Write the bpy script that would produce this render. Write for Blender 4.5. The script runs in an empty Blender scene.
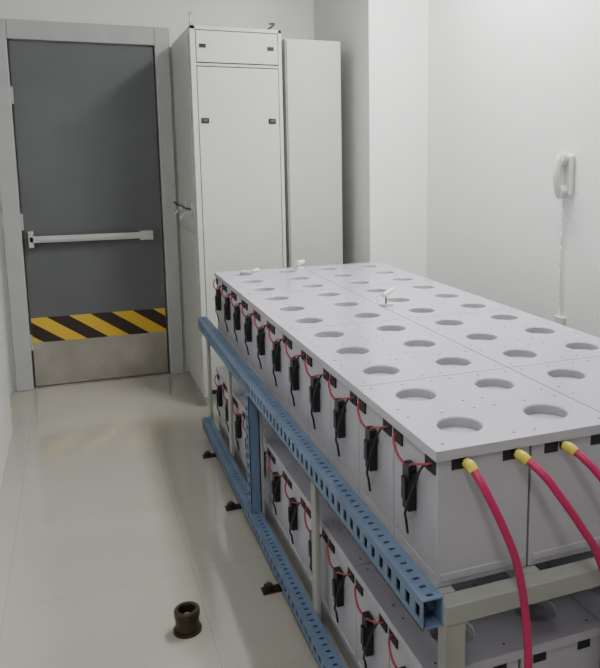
import bpy, math, random
from mathutils import Vector, Matrix
random.seed(4)
C = bpy.context.scene.collection

# ---------------- materials ----------------
def mat(name, col, rough=0.5, metal=0.0, var=0.06, scale=6.0, bump=0.0, bscale=80, spec=0.5, emit=None):
    m = bpy.data.materials.new(name); m.use_nodes = True
    nt = m.node_tree; b = nt.nodes['Principled BSDF']
    b.inputs['Roughness'].default_value = rough
    b.inputs['Metallic'].default_value = metal
    b.inputs['Specular IOR Level'].default_value = spec
    tc = nt.nodes.new('ShaderNodeTexCoord')
    n = nt.nodes.new('ShaderNodeTexNoise'); n.inputs['Scale'].default_value = scale; n.inputs['Detail'].default_value = 4
    nt.links.new(tc.outputs['Object'], n.inputs['Vector'])
    r = nt.nodes.new('ShaderNodeValToRGB')
    a = [max(0, c*(1-var)) for c in col]; d = [min(1, c*(1+var)) for c in col]
    r.color_ramp.elements[0].color = (*a, 1); r.color_ramp.elements[0].position = 0.3
    r.color_ramp.elements[1].color = (*d, 1); r.color_ramp.elements[1].position = 0.7
    nt.links.new(n.outputs['Fac'], r.inputs['Fac']); nt.links.new(r.outputs['Color'], b.inputs['Base Color'])
    if bump > 0:
        n2 = nt.nodes.new('ShaderNodeTexNoise'); n2.inputs['Scale'].default_value = bscale
        nt.links.new(tc.outputs['Object'], n2.inputs['Vector'])
        bp = nt.nodes.new('ShaderNodeBump'); bp.inputs['Strength'].default_value = bump; bp.inputs['Distance'].default_value = 0.01
        nt.links.new(n2.outputs['Fac'], bp.inputs['Height']); nt.links.new(bp.outputs['Normal'], b.inputs['Normal'])
    if emit:
        b.inputs['Emission Color'].default_value = (*col, 1); b.inputs['Emission Strength'].default_value = emit
    return m

M_wall = mat('wall_paint', (.78,.79,.78), .36, var=.015, scale=1.5, bump=.03, bscale=60)
M_ceil = mat('ceiling_paint', (.8,.8,.79), .8, var=.02)
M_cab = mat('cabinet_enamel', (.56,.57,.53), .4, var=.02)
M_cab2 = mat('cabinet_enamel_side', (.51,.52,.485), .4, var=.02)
M_frame = mat('door_frame_paint', (.45,.46,.45), .45, var=.04)
M_door = mat('door_paint', (.125,.132,.137), .42, var=.08, scale=3)
M_steel = mat('brushed_steel', (.50,.475,.43), .32, 1.0, var=.15, scale=5)
M_alu = mat('aluminium', (.6,.6,.58), .35, .6, var=.05)
M_cell = mat('battery_case_plastic', (.48,.47,.52), .38, var=.04, scale=8)
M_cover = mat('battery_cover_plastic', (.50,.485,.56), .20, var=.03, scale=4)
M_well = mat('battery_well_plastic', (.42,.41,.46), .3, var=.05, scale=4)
M_black = mat('black_plastic', (.012,.012,.014), .4, var=.1)
M_dark = mat('recess_shade', (.02,.02,.022), .7, var=.1)  # near-black colour painted as the shade inside the terminal notches
M_screw = mat('screw_grey', (.12,.12,.13), .4, .5)
M_red = mat('red_thin_wire', (.36,.04,.06), .45)
M_mag = mat('magenta_red_cable', (.50,.018,.11), .38, var=.06)
M_yel = mat('yellow_sleeve', (.72,.62,.08), .45)
M_rack = mat('rack_paint', (.36,.37,.335), .5, var=.05)
M_blue = mat('blue_channel_paint', (.135,.20,.31), .5, var=.12, scale=10)
M_bdark = mat('blue_channel_inside', (.03,.05,.09), .7)
M_white = mat('white_plastic', (.78,.78,.76), .35, var=.02)
M_phone = mat('phone_plastic', (.62,.62,.60), .35, var=.02)
M_brown = mat('floor_outlet_metal', (.06,.045,.03), .4, .6, var=.3, scale=30)
M_gapshade = mat('gap_shadow', (.05,.05,.05), .8)  # dark colour standing for shade in the cabinet door gaps
M_tube = mat('lamp_tube', (1,.98,.94), .4, emit=6, var=0)

def floor_mat():
    m = bpy.data.materials.new('floor_tiles'); m.use_nodes = True
    nt = m.node_tree; b = nt.nodes['Principled BSDF']; N = nt.nodes.new; L = nt.links.new
    tc = N('ShaderNodeTexCoord'); sp = N('ShaderNodeSeparateXYZ'); L(tc.outputs['Object'], sp.inputs[0])
    outs = []
    for ax, off in (('X', .312), ('Y', 2.5)):
        s = N('ShaderNodeMath'); s.operation = 'SUBTRACT'; L(sp.outputs[ax], s.inputs[0]); s.inputs[1].default_value = off - 6
        d = N('ShaderNodeMath'); d.operation = 'DIVIDE'; L(s.outputs[0], d.inputs[0]); d.inputs[1].default_value = .6
        f = N('ShaderNodeMath'); f.operation = 'FRACT'; L(d.outputs[0], f.inputs[0])
        a = N('ShaderNodeMath'); a.operation = 'SUBTRACT'; L(f.outputs[0], a.inputs[0]); a.inputs[1].default_value = .5
        ab = N('ShaderNodeMath'); ab.operation = 'ABSOLUTE'; L(a.outputs[0], ab.inputs[0])
        g = N('ShaderNodeMath'); g.operation = 'GREATER_THAN'; L(ab.outputs[0], g.inputs[0]); g.inputs[1].default_value = .4975
        outs.append(g)
    mx = N('ShaderNodeMath'); mx.operation = 'MAXIMUM'; L(outs[0].outputs[0], mx.inputs[0]); L(outs[1].outputs[0], mx.inputs[1])
    n = N('ShaderNodeTexNoise'); n.inputs['Scale'].default_value = 2.0; n.inputs['Detail'].default_value = 3; L(tc.outputs['Object'], n.inputs['Vector'])
    r = N('ShaderNodeValToRGB'); r.color_ramp.elements[0].position = .3; r.color_ramp.elements[1].position = .75
    r.color_ramp.elements[0].color = (.41,.395,.34,1); r.color_ramp.elements[1].color = (.45,.43,.375,1)
    L(n.outputs['Fac'], r.inputs['Fac'])
    mix = N('ShaderNodeMixRGB'); L(mx.outputs[0], mix.inputs['Fac']); L(r.outputs['Color'], mix.inputs['Color1']); mix.inputs['Color2'].default_value = (.36,.34,.285,1)
    L(mix.outputs['Color'], b.inputs['Base Color'])
    n2 = N('ShaderNodeTexNoise'); n2.inputs['Scale'].default_value = 3; n2.inputs['Detail'].default_value = 2; L(tc.outputs['Object'], n2.inputs['Vector'])
    mr = N('ShaderNodeMapRange'); L(n2.outputs['Fac'], mr.inputs['Value']); mr.inputs['To Min'].default_value = .05; mr.inputs['To Max'].default_value = .15
    L(mr.outputs[0], b.inputs['Roughness'])
    b.inputs['Specular IOR Level'].default_value = 1.0
    b.inputs['IOR'].default_value = 1.6
    return m
M_floor = floor_mat()

def hazard_mat():
    m = bpy.data.materials.new('hazard_stripe'); m.use_nodes = True
    nt = m.node_tree; b = nt.nodes['Principled BSDF']; N = nt.nodes.new; L = nt.links.new
    b.inputs['Roughness'].default_value = .45
    tc = N('ShaderNodeTexCoord'); sp = N('ShaderNodeSeparateXYZ'); L(tc.outputs['Object'], sp.inputs[0])
    a = N('ShaderNodeMath'); a.operation = 'MULTIPLY_ADD'; L(sp.outputs['Z'], a.inputs[0]); a.inputs[1].default_value = 1.45; L(sp.outputs['X'], a.inputs[2])
    d = N('ShaderNodeMath'); d.operation = 'MULTIPLY_ADD'; L(a.outputs[0], d.inputs[0]); d.inputs[1].default_value = 1/.255; d.inputs[2].default_value = 8.70
    f = N('ShaderNodeMath'); f.operation = 'FRACT'; L(d.outputs[0], f.inputs[0])
    g = N('ShaderNodeMath'); g.operation = 'LESS_THAN'; L(f.outputs[0], g.inputs[0]); g.inputs[1].default_value = .5
    mix = N('ShaderNodeMixRGB'); L(g.outputs[0], mix.inputs['Fac']); mix.inputs['Color1'].default_value = (.03,.018,.015,1); mix.inputs['Color2'].default_value = (.72,.46,.04,1)
    L(mix.outputs['Color'], b.inputs['Base Color'])
    return m
M_haz = hazard_mat()

# ---------------- mesh builder ----------------
class MB:
    def __init__(s): s.v = []; s.f = []; s.m = []; s.mats = []
    def mi(s, m):
        if m not in s.mats: s.mats.append(m)
        return s.mats.index(m)
    def add(s, vs, fs, m):
        o = len(s.v); s.v += [tuple(v) for v in vs]; k = s.mi(m)
        for f in fs: s.f.append([i+o for i in f]); s.m.append(k)
    def box(s, x0, x1, y0, y1, z0, z1, m):
        vs = [(x,y,z) for z in (z0,z1) for y in (y0,y1) for x in (x0,x1)]
        s.add(vs, [(0,2,3,1),(4,5,7,6),(0,1,5,4),(2,6,7,3),(0,4,6,2),(1,3,7,5)], m)
    def rod(s, p0, p1, r, m, seg=16, r2=None):
        s.tube([p0, p1], r, m, seg, r2=r2, smooth=False)
    def tube(s, pts, r, m, seg=10, r2=None, smooth=True, sub=6):
        P = [Vector(p) for p in pts]
        if smooth and len(P) > 2:
            Q = []; E = [P[0]*2-P[1]] + P + [P[-1]*2-P[-2]]
            for i in range(1, len(E)-2):
                for k in range(sub):
                    t = k/sub; a,b,c,d = E[i-1:i+3]
                    Q.append(.5*((2*b)+(c-a)*t+(2*a-5*b+4*c-d)*t*t+(3*b-a-3*c+d)*t**3))
            Q.append(P[-1]); P = Q
        vs = []; up = None
        for i, p in enumerate(P):
            t = (P[min(i+1,len(P)-1)]-P[max(i-1,0)]).normalized()
            if up is None: up = t.orthogonal().normalized()
            up = (up - t*up.dot(t)).normalized(); w = t.cross(up)
            rr = r if r2 is None else r+(r2-r)*i/(len(P)-1)
            for k in range(seg):
                a = 2*math.pi*k/seg; vs.append(p+up*math.cos(a)*rr+w*math.sin(a)*rr)
        fs = []
        for i in range(len(P)-1):
            for k in range(seg):
                k2 = (k+1)%seg; fs.append((i*seg+k, i*seg+k2, (i+1)*seg+k2, (i+1)*seg+k))
        fs.append(tuple(reversed(range(seg)))); n = (len(P)-1)*seg; fs.append(tuple(n+k for k in range(seg)))
        s.add(vs, fs, m)
    def obj(s, name, parent=None, bevel=0, smooth=False, seg=2):
        me = bpy.data.meshes.new(name); me.from_pydata(s.v, [], s.f)
        for m in s.mats: me.materials.append(m)
        for p, k in zip(me.polygons, s.m): p.material_index = k
        me.update()
        o = bpy.data.objects.new(name, me); C.objects.link(o)
        if smooth:
            for p in me.polygons: p.use_smooth = len(p.vertices) == 4
        if bevel:
            b = o.modifiers.new('bevel', 'BEVEL'); b.width = bevel; b.segments = seg; b.limit_method = 'ANGLE'; b.angle_limit = math.radians(50)
        if parent: o.parent = parent
        return o
def empty(name, loc=(0,0,0)):
    e = bpy.data.objects.new(name, None); C.objects.link(e); e.empty_display_size = .1
    return e
def one(name, args, m, bevel=0, parent=None):
    b = MB(); b.box(*args, m); return b.obj(name, parent, bevel)

# ---------------- room ----------------
ZC = 2.9
one('floor', (-1.9,2.05,-2.1,5.1,-.1,0), M_floor)
one('ceiling', (-1.9,2.05,-2.1,5.1,ZC,ZC+.1), M_ceil)
DX0, DX1, DH = -.30, .53, 2.12
b = MB(); b.box(-.5,DX0-.10,5,5.1,0,ZC,M_wall); b.box(DX1+.09,2.05,5,5.1,0,ZC,M_wall); b.box(DX0-.10,DX1+.09,5,5.1,DH+.11,ZC,M_wall)
b.obj('wall_back')
one('wall_right', (1.95,2.05,-2.1,5,0,ZC), M_wall)
b = MB(); b.box(-.5,-.43,2.0,5.0,0,ZC,M_wall); b.box(-.43,-.375,2.0,4.25,0,ZC,M_wall); b.obj('wall_left', bevel=.004)
b = MB(); b.box(-1.9,-1.8,-2.1,2.0,0,ZC,M_wall); b.box(-1.9,-.5,2.0,2.1,0,ZC,M_wall); b.obj('wall_side')
one('wall_front', (-1.8,1.95,-2.1,-2.0,0,ZC), M_wall)
one('wall_column', (1.58,1.95,4.0,5.0,0,ZC), M_wall, bevel=.004)

# ---------------- door ----------------
door = empty('door_1')
b = MB()
b.box(DX0-.10,DX0,4.965,5.10,0,DH+.11,M_frame); b.box(DX1,DX1+.09,4.965,5.10,0,DH+.11,M_frame); b.box(DX0,DX1,4.965,5.10,DH,DH+.11,M_frame)
b.box(DX0,DX0+.02,5.03,5.1,0,DH,M_frame); b.box(DX1-.02,DX1,5.03,5.1,0,DH,M_frame)
b.obj('frame', door, bevel=.006)
one('threshold', (DX0,DX1,4.98,5.10,0,.012), M_steel, parent=door)
one('leaf', (DX0+.006,DX1-.006,4.995,5.03,.014,DH-.006), M_door, bevel=.003, parent=door)
one('kick_plate', (DX0+.012,DX1-.012,4.990,4.995,.016,.295), M_steel, parent=door)
one('hazard_stripe_panel', (DX0+.012,DX1-.012,4.989,4.995,.295,.452), M_haz, parent=door)
b = MB()
b.box(-.26,.42,4.925,4.955,.925,.965,M_alu); b.box(-.265,-.235,4.925,4.995,.895,.995,M_alu); b.box(.38,.46,4.915,4.995,.915,.975,M_alu)
b.box(-.20,.30,4.918,4.926,.935,.955,M_alu)
b.obj('panic_bar', door, bevel=.005)
b = MB()
for z in (.3,1.05,1.8): b.rod((DX0+.004,4.985,z-.05),(DX0+.004,4.985,z+.05),.009,M_frame)
b.obj('hinges', door)

# ---------------- cabinets ----------------
cab = empty('equipment_cabinet')
X0,X1,Y0,Y1,ZT = .635,1.14,4.22,4.96,2.135
one('body', (X0,X1,Y0+.022,Y1,.06,ZT), M_cab, bevel=.004, parent=cab)
one('plinth', (X0+.02,X1-.02,Y0+.04,Y1-.02,0,.06), M_cab2, parent=cab)
one('gap_shade_backing', (X0+.01,X1-.01,Y0+.014,Y0+.022,.07,ZT-.01), M_gapshade, parent=cab)  # dark sheet behind the panels, paints the shade seen between them
b = MB()
b.box(X0,X0+.028,Y0+.002,Y0+.022,.06,ZT,M_cab); b.box(X1-.02,X1,Y0+.002,Y0+.022,.06,ZT,M_cab)
b.box(X0,X1,Y0+.002,Y0+.022,ZT-.02,ZT,M_cab); b.box(X0,X1,Y0+.004,Y0+.022,1.925,1.94,M_cab2)
b.obj('face_frame', cab, bevel=.002)
one('top_panel', (X0+.031,X1-.023,Y0,Y0+.016,1.945,ZT-.024), M_cab, bevel=.003, parent=cab)
one('front_door', (X0+.031,X1-.023,Y0,Y0+.016,.10,1.92), M_cab, bevel=.003, parent=cab)
b = MB()
for x in (X0+.065,X1-.065):
    b.box(x-.020,x+.020,Y0-.006,Y0,1.620,1.647,M_black); b.box(x-.013,x+.013,Y0-.009,Y0-.006,1.627,1.641,M_screw)
    b.box(x-.018,x+.018,Y0-.004,Y0,2.020,2.040,M_black)
b.obj('latches', cab)
b = MB()
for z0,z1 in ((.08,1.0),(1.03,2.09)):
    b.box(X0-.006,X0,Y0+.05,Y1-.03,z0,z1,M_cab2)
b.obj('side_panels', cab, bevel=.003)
b = MB()
for y in (4.36,4.62):
    b.box(X0-.012,X0-.005,y-.02,y+.02,1.10,1.17,M_alu)
    b.tube([(X0-.01,y,1.14),(X0-.05,y,1.15),(X0-.075,y-.01,1.17)],.006,M_screw,8)
    b.tube([(X0-.01,y,1.13),(X0-.05,y,1.12),(X0-.075,y-.01,1.09)],.005,M_alu,8)
b.obj('side_handles', cab, smooth=True)
b = MB()
b.box(X0+.05,X0+.45,Y0+.15,Y1-.1,ZT,ZT+.02,M_cab2)
b.rod((X0+.02,Y0+.1,ZT),(X0+.02,Y0+.1,ZT+.08),.006,M_alu); b.rod((X0+.01,Y0+.1,ZT+.08),(X0+.045,Y0+.1,ZT+.08),.005,M_alu)
b.tube([(X1-.06,Y0+.2,ZT+.01),(X1-.03,Y0+.12,ZT+.03),(X1-.01,Y0+.12,ZT+.05),(X1+.01,Y0+.3,ZT+.08)],.006,M_screw,8)
b.obj('top_fittings', cab, smooth=True)

cab2 = empty('equipment_cabinet.001')
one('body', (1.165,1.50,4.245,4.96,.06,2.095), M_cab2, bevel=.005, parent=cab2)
one('plinth', (1.18,1.48,4.27,4.94,0,.06), M_cab2, parent=cab2)
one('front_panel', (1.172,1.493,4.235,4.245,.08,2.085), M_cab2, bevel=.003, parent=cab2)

# ---------------- batteries ----------------
PX = .2265; PY = .229; BY0 = 1.288; NC, NR = 4, 11
def bank(name, BX0, zb, hb, gcols=((0,2),(2,4)), grows=((0,2),(2,5),(5,8),(8,11))):
    root = empty(name); zt = zb+hb; tc = .022
    b = MB()
    for c in range(NC):
        for r in range(NR):
            x=BX0+c*PX; y=BY0+r*PY
            b.box(x+.003,x+PX-.003,y+.003,y+PY-.003,zb,zt-tc-.001,M_cell)
            if r==0: b.box(x+.012,x+PX-.012,y+.0005,y+.004,zb+.012,zb+.03,M_cell)
            if c==0: b.box(x+.0005,x+.004,y+.012,y+PY-.012,zb+.012,zb+.03,M_cell)
    b.obj('cell_cases', root, bevel=.005)
    b = MB()
    for g0,g1 in gcols:
        for h0,h1 in grows:
            gx0=BX0+g0*PX-(.004 if g0==0 else -.0018); gx1=BX0+g1*PX+(.004 if g1==NC else -.0018)
            gy0=BY0+h0*PY-(.004 if h0==0 else -.0018); gy1=BY0+h1*PY+(.004 if h1==NR else -.0018)
            for c in range(g0,g1):
                for r in range(h0,h1):
                    x0=gx0 if c==g0 else BX0+c*PX; x1=gx1 if c==g1-1 else BX0+(c+1)*PX
                    y0=gy0 if r==h0 else BY0+r*PY; y1=gy1 if r==h1-1 else BY0+(r+1)*PY
                    cx=BX0+(c+.5)*PX; cy=BY0+(r+.5)*PY; R=.050; n=32
                    vs=[]
                    for i in range(n):
                        a=2*math.pi*i/n; ca,sa=math.cos(a),math.sin(a); k=1/max(abs(ca),abs(sa)); sx,sy=ca*k,sa*k
                        X=cx+sx*((x1-cx) if sx>0 else (cx-x0)); Y=cy+sy*((y1-cy) if sy>0 else (cy-y0))
                        vs.append((X,Y,zt))
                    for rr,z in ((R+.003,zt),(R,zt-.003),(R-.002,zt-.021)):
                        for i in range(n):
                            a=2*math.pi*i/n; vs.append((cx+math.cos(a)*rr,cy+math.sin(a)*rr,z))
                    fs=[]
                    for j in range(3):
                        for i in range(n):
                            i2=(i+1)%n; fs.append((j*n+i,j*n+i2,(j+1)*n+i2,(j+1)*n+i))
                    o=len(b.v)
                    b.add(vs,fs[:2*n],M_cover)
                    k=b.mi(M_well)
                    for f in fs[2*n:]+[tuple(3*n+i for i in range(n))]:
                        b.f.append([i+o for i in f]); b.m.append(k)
            b.add([(gx0,gy0,zt),(gx1,gy0,zt),(gx1,gy1,zt),(gx0,gy1,zt),(gx0,gy0,zt-tc),(gx1,gy0,zt-tc),(gx1,gy1,zt-tc),(gx0,gy1,zt-tc)],
                  [(0,4,5,1),(1,5,6,2),(2,6,7,3),(3,7,4,0),(4,7,6,5)],M_cover)
    b.obj('covers', root)
    b = MB()
    for c in range(NC):
        for r in range(NR):
            cx=BX0+(c+.5)*PX; cy=BY0+(r+.5)*PY
            for sx,sy in ((1,1),(-1,1),(1,-1),(-1,-1),(0,1)):
                b.rod((cx+sx*.086,cy+sy*.086,zt-.002),(cx+sx*.086,cy+sy*.086,zt+.0008),.0032,M_screw,8)
    b.obj('cover_screws', root)
    b = MB(); x=BX0
    for r in range(NR):
        cy=BY0+(r+.5)*PY; j=random.uniform(-.008,.008)
        b.box(x-.001,x+.05,cy-.105,cy-.060,zt-tc-.034,zt-tc+.001,M_dark)  # solid dark block, slightly proud, painted as a shaded notch
        b.box(x-.001,x+.05,cy+.060,cy+.105,zt-tc-.034,zt-tc+.001,M_dark)
        yc=cy+.005+j
        b.box(x-.018,x+.001,yc-.016,yc+.016,zt-.175,zt-.070,M_black)
        b.box(x-.024,x-.016,yc-.010,yc+.010,zt-.150,zt-.10,M_black)
        b.box(x-.012,x+.001,yc-.024,yc+.024,zt-.10,zt-.085,M_black)
        b.rod((x-.026,yc,zt-.115),(x-.018,yc,zt-.115),.006,M_screw,8)
        b.tube([(x+.01,cy+.085,zt-.035),(x-.014,cy+.075,zt-.036),(x-.024,yc+.03,zt-.058),(x-.014,yc+.004,zt-.078)],.0030,M_red,6)
        b.tube([(x+.01,cy-.08,zt-.04),(x-.014,cy-.078,zt-.045),(x-.026,cy-.055,zt-.10),(x-.026,yc-.018,zt-.17),(x-.016,yc,zt-.20),(x-.010,yc+.004,zt-.235)],.0030,M_black,6)
        b.tube([(x+.01,cy-.09,zt-.036),(x-.014,cy-.085,zt-.038),(x-.022,cy-.045,zt-.052),(x-.014,yc-.005,zt-.075)],.0024,M_red,6)
    for c in range(NC):
        cx=BX0+(c+.5)*PX
        for s in (-1,1):
            b.box(cx+s*.061-.017,cx+s*.061+.017,BY0+.0015,BY0+.05,zt-tc-.026,zt-tc,M_dark)  # front notches: dark blocks in place of shaded openings
    b.obj('terminals_and_wires', root, smooth=False)
    return root
ZB = .549; ZTOP = .854; ZL=.055
bank('battery_bank', .652, ZB, ZTOP-ZB)
bank('battery_bank.001', .640, ZL, .300)

# ---------------- rack ----------------
rack = empty('battery_rack')
RX0,RX1,RY0,RY1 = .645,1.57,1.225,3.845
b = MB()
for zt in (ZB,ZL):
    for x in (RX0+.001,RX1-.046): b.box(x,x+.045,RY0+.046,RY1-.046,zt-.045,zt-.001,M_rack)
    b.box(RX0,RX1,RY0,RY0+.045,zt-.045,zt-.001,M_rack); b.box(RX0,RX1,RY1-.045,RY1,zt-.045,zt-.001,M_rack)
    for x in (.88,1.11,1.34): b.box(x-.02,x+.02,RY0+.046,RY1-.046,zt-.043,zt-.002,M_rack)
for y in (1.98,2.68,3.28): b.box(RX0-.02,RX1+.02,y+.002,y+.040,ZB-.09,ZB-.046,M_rack)
b.obj('beams', rack, bevel=.003)
b = MB()
for y in (1.98,2.68,3.28,3.84):
    for x in (.6035,RX1+.003):
        b.box(x,x+.014,y,y+.045,.0,ZB-.002,M_rack)
for x in (RX0+.002,RX0+.44,RX1-.047):
    b.box(x,x+.045,RY0+.003,RY0+.043,ZL,ZB-.046,M_rack)
for x in (RX0+.002,RX1-.047):
    for y in (RY0+.003,RY1-.043): b.box(x,x+.045,y,y+.04,0,ZL-.046,M_rack)
b.obj('posts', rack, bevel=.003)
b = MB()
for y in (2.28,2.92,3.5):
    b.box(.505,.60,y-.020,y+.020,0,.006,M_brown); b.rod((.527,y,.0),(.527,y,.022),.016,M_brown,8); b.rod((.527,y,.022),(.527,y,.030),.008,M_screw,8)
b.obj('anchor_feet', rack)

# ---------------- blue slotted channels ----------------
def channel(name, x0, x1, y0, y1, z0, z1):
    root = empty(name); b = MB(); t=.003
    b.box(x1-t,x1,y0,y1,z0,z1,M_blue)
    b.box(x0,x1,y0,y1,z0,z0+t,M_blue)
    b.box(x0,x0+t,y0,y1,z0,z0+.016,M_blue); b.box(x0,x0+t,y0,y1,z1-.014,z1,M_blue)
    n=int((y1-y0)/.045); s=(y1-y0)/n
    for i in range(n+1):
        y=y0+i*s; b.box(x0,x0+t,max(y0,y-.012),min(y1,y+.012),z0+.016,z1-.014,M_blue)
    b.box(x0,x0+.015,y0,y1,z1,z1+t,M_blue); b.box(x1-.015,x1,y0,y1,z1,z1+t,M_blue)
    n=int((y1-y0)/.03); s=(y1-y0)/n
    for i in range(n+1):
        y=y0+i*s; b.box(x0+.015,x1-.015,max(y0,y-.011),min(y1,y+.011),z1,z1+t,M_blue)
    b.obj('profile', root)
    b = MB()
    b.tube([(x0+.02,y0+.03,z0+.02),(x0+.022,(y0+y1)/2,z0+.018),(x0+.02,y1-.02,z0+.02)],.009,M_black,8)
    b.tube([(x0+.03,y0+.02,z0+.03),(x0+.028,(y0+y1)/2,z0+.032),(x0+.03,y1-.02,z0+.03)],.006,M_bdark,8)
    b.obj('cables_inside', root, smooth=True)
    return root
channel('cable_channel', .558,.602,1.157,3.83,.562,.620)
channel('cable_channel.001', .558,.602,1.157,3.83,.030,.080)
root = empty('cable_channel.002'); b = MB()
yv=2.71
b.box(.599,.602,yv-.03,yv+.03,.084,.560,M_blue); b.box(.562,.565,yv-.03,yv-.012,.084,.560,M_blue); b.box(.562,.565,yv+.012,yv+.03,.084,.560,M_blue)
b.box(.562,.602,yv-.03,yv-.027,.084,.560,M_blue); b.box(.562,.602,yv+.027,yv+.03,.084,.560,M_blue)
for i in range(13):
    z=.084+i*.0385; b.box(.562,.565,yv-.012,yv+.012,z,min(.56,z+.018),M_blue)
b.obj('profile', root)

# ---------------- power cables ----------------
for i, pts in enumerate((
    [(.715,1.278,.822),(.716,1.262,.822),(.724,1.222,.790),(.752,1.196,.718),(.782,1.186,.635),(.801,1.18,.53),(.806,1.17,.406),(.81,1.17,.2),(.82,1.19,.03)],
    [(.838,1.278,.822),(.840,1.262,.822),(.862,1.215,.795),(.888,1.19,.752),(.932,1.178,.685),(.976,1.17,.605),(1.03,1.165,.42),(1.05,1.17,.2),(1.06,1.19,.03)],
    [(.956,1.278,.822),(.960,1.262,.822),(.980,1.22,.797),(1.005,1.19,.755),(1.06,1.175,.66),(1.12,1.165,.5),(1.16,1.165,.3),(1.18,1.19,.03)])):
    r = empty('power_cable')
    b = MB(); b.tube(pts,.0085,M_mag,14,sub=8); b.obj('insulation', r, smooth=True)
    p0=Vector(pts[0]); p1=Vector(pts[1]); p2=p1+(Vector(pts[2])-p1)*.28
    b = MB(); b.tube([p0,p1,p2],.0110,M_yel,14); b.obj('yellow_sleeve', r, smooth=True)
    b = MB(); b.box(p0.x-.010,p0.x+.010,p0.y-.004,1.2835,.815,.829,M_black); b.obj('lug', r, bevel=.002)

# ---------------- telephone ----------------
tel = empty('wall_telephone'); xw=1.95; ty=2.645; tz=1.355
b = MB(); b.box(xw-.022,xw,ty-.045,ty+.045,tz-.088,tz+.088,M_phone); b.obj('base', tel, bevel=.010, seg=3)
b = MB()
b.tube([(xw-.040,ty,tz-.085),(xw-.054,ty,tz-.05),(xw-.060,ty,tz),(xw-.054,ty,tz+.05),(xw-.040,ty,tz+.085)],.017,M_phone,14)
b.rod((xw-.052,ty,tz+.072),(xw-.020,ty,tz+.068),.032,M_phone,20,r2=.026)
b.rod((xw-.052,ty,tz-.068),(xw-.020,ty,tz-.064),.032,M_phone,20,r2=.026)
b.obj('handset', tel, bevel=.004)
b = MB(); pts=[]
for i in range(420):
    t=i/419; a=t*2*math.pi*42; pts.append((xw-.012+.006*math.cos(a)*.8, ty+.012+.012*math.sin(t*3.1)+.006*math.sin(a), tz-.085-t*.53))
b.tube(pts,.0013,M_alu,5,smooth=False); b.obj('coiled_cord', tel)
b = MB(); b.box(xw-.02,xw,ty-.02,ty+.045,tz-.68,tz-.61,M_phone); b.obj('wall_socket', tel, bevel=.004)

# ---------------- small items on batteries ----------------
s = empty('temperature_sensor'); zt=ZTOP+.0012
b = MB(); b.box(1.105,1.15,2.665,2.70,zt,zt+.008,M_white); b.rod((1.125,2.68,zt+.008),(1.125,2.68,zt+.045),.004,M_screw,8)
b.tube([(1.10,2.69,zt+.012),(1.09,2.70,zt+.03),(1.11,2.69,zt+.045)],.003,M_white,6)
b.rod((1.105,2.66,zt+.045),(1.175,2.72,zt+.055),.010,M_white,14); b.obj('sensor_head', s, bevel=.001)
s = empty('temperature_sensor.001')
b = MB(); b.box(1.06,1.10,3.72,3.76,zt,zt+.008,M_white); b.rod((1.08,3.74,zt+.008),(1.08,3.74,zt+.03),.005,M_white,8); b.rod((1.06,3.72,zt+.034),(1.105,3.76,zt+.034),.012,M_white,14); b.obj('sensor_head', s)
s = empty('cable_clip')
b = MB(); b.rod((.82,3.70,zt+.010),(.86,3.74,zt+.010),.008,M_white,12); b.box(.77,.82,3.73,3.75,zt,zt+.008,M_white); b.obj('clip_body', s)

# ---------------- floor outlet: short open-topped pipe fitting ----------------
s = empty('floor_outlet'); fx,fy=.245,2.17
b = MB(); b.rod((fx,fy,0),(fx,fy,.008),.043,M_brown,24)
n=24; prof=((.036,.008),(.036,.050),(.039,.052),(.039,.070),(.036,.074),(.028,.074),(.026,.070),(.026,.030))
vs=[(fx+math.cos(2*math.pi*i/n)*r,fy+math.sin(2*math.pi*i/n)*r,z) for r,z in prof for i in range(n)]
fs=[(j*n+i,j*n+(i+1)%n,(j+1)*n+(i+1)%n,(j+1)*n+i) for j in range(len(prof)-1) for i in range(n)]
fs.append(tuple((len(prof)-1)*n+i for i in range(n)))
b.add(vs,fs,M_brown); b.rod((fx,fy,.030),(fx,fy,.055),.011,M_steel,6)
b.obj('outlet_body', s)

# ---------------- lamps ----------------
def lamp(name, x, y, energy, lx=.3, ly=1.2):
    r = empty(name)
    b = MB(); b.box(x-.11,x+.11,y-.63,y+.63,ZC-.03,ZC,M_alu); b.obj('housing', r, bevel=.005)
    b = MB()
    for dx in (-.05,.05): b.rod((x+dx,y-.6,ZC-.05),(x+dx,y+.6,ZC-.05),.013,M_tube,10)
    b.obj('tubes', r)
    ld = bpy.data.lights.new(name+'_light','AREA'); ld.shape='RECTANGLE'; ld.size=lx; ld.size_y=ly; ld.energy=energy; ld.color=(1,.99,.97)
    lo = bpy.data.objects.new('light', ld); C.objects.link(lo); lo.location=(x,y,ZC-.08); lo.parent=r
lamp('ceiling_light', 1.5, 2.8, 64)
lamp('ceiling_light.001', -.2, .4, 22)

w = bpy.data.worlds.new('World'); bpy.context.scene.world = w; w.use_nodes=True
w.node_tree.nodes['Background'].inputs[0].default_value=(.8,.85,.9,1); w.node_tree.nodes['Background'].inputs[1].default_value=.3

# ---------------- camera ----------------
Y = Vector((-305,-117,747)).normalized(); X = Vector((1875,-127,747)).normalized()
X = (X - Y*X.dot(Y)).normalized(); Z = X.cross(Y)
right = Vector((X.x,Y.x,Z.x)); down = Vector((X.y,Y.y,Z.y)); fwd = Vector((X.z,Y.z,Z.z))
R = Matrix((right, -down, -fwd)).transposed().to_4x4()
cd = bpy.data.cameras.new('camera'); cam = bpy.data.objects.new('camera', cd); C.objects.link(cam)
cam.matrix_world = Matrix.Translation((0,0,1.45)) @ R
cd.sensor_width=36; cd.lens = 747*36/668; cd.shift_x=-75/668; cd.shift_y=-62/668; cd.clip_start=.02
bpy.context.scene.camera = cam
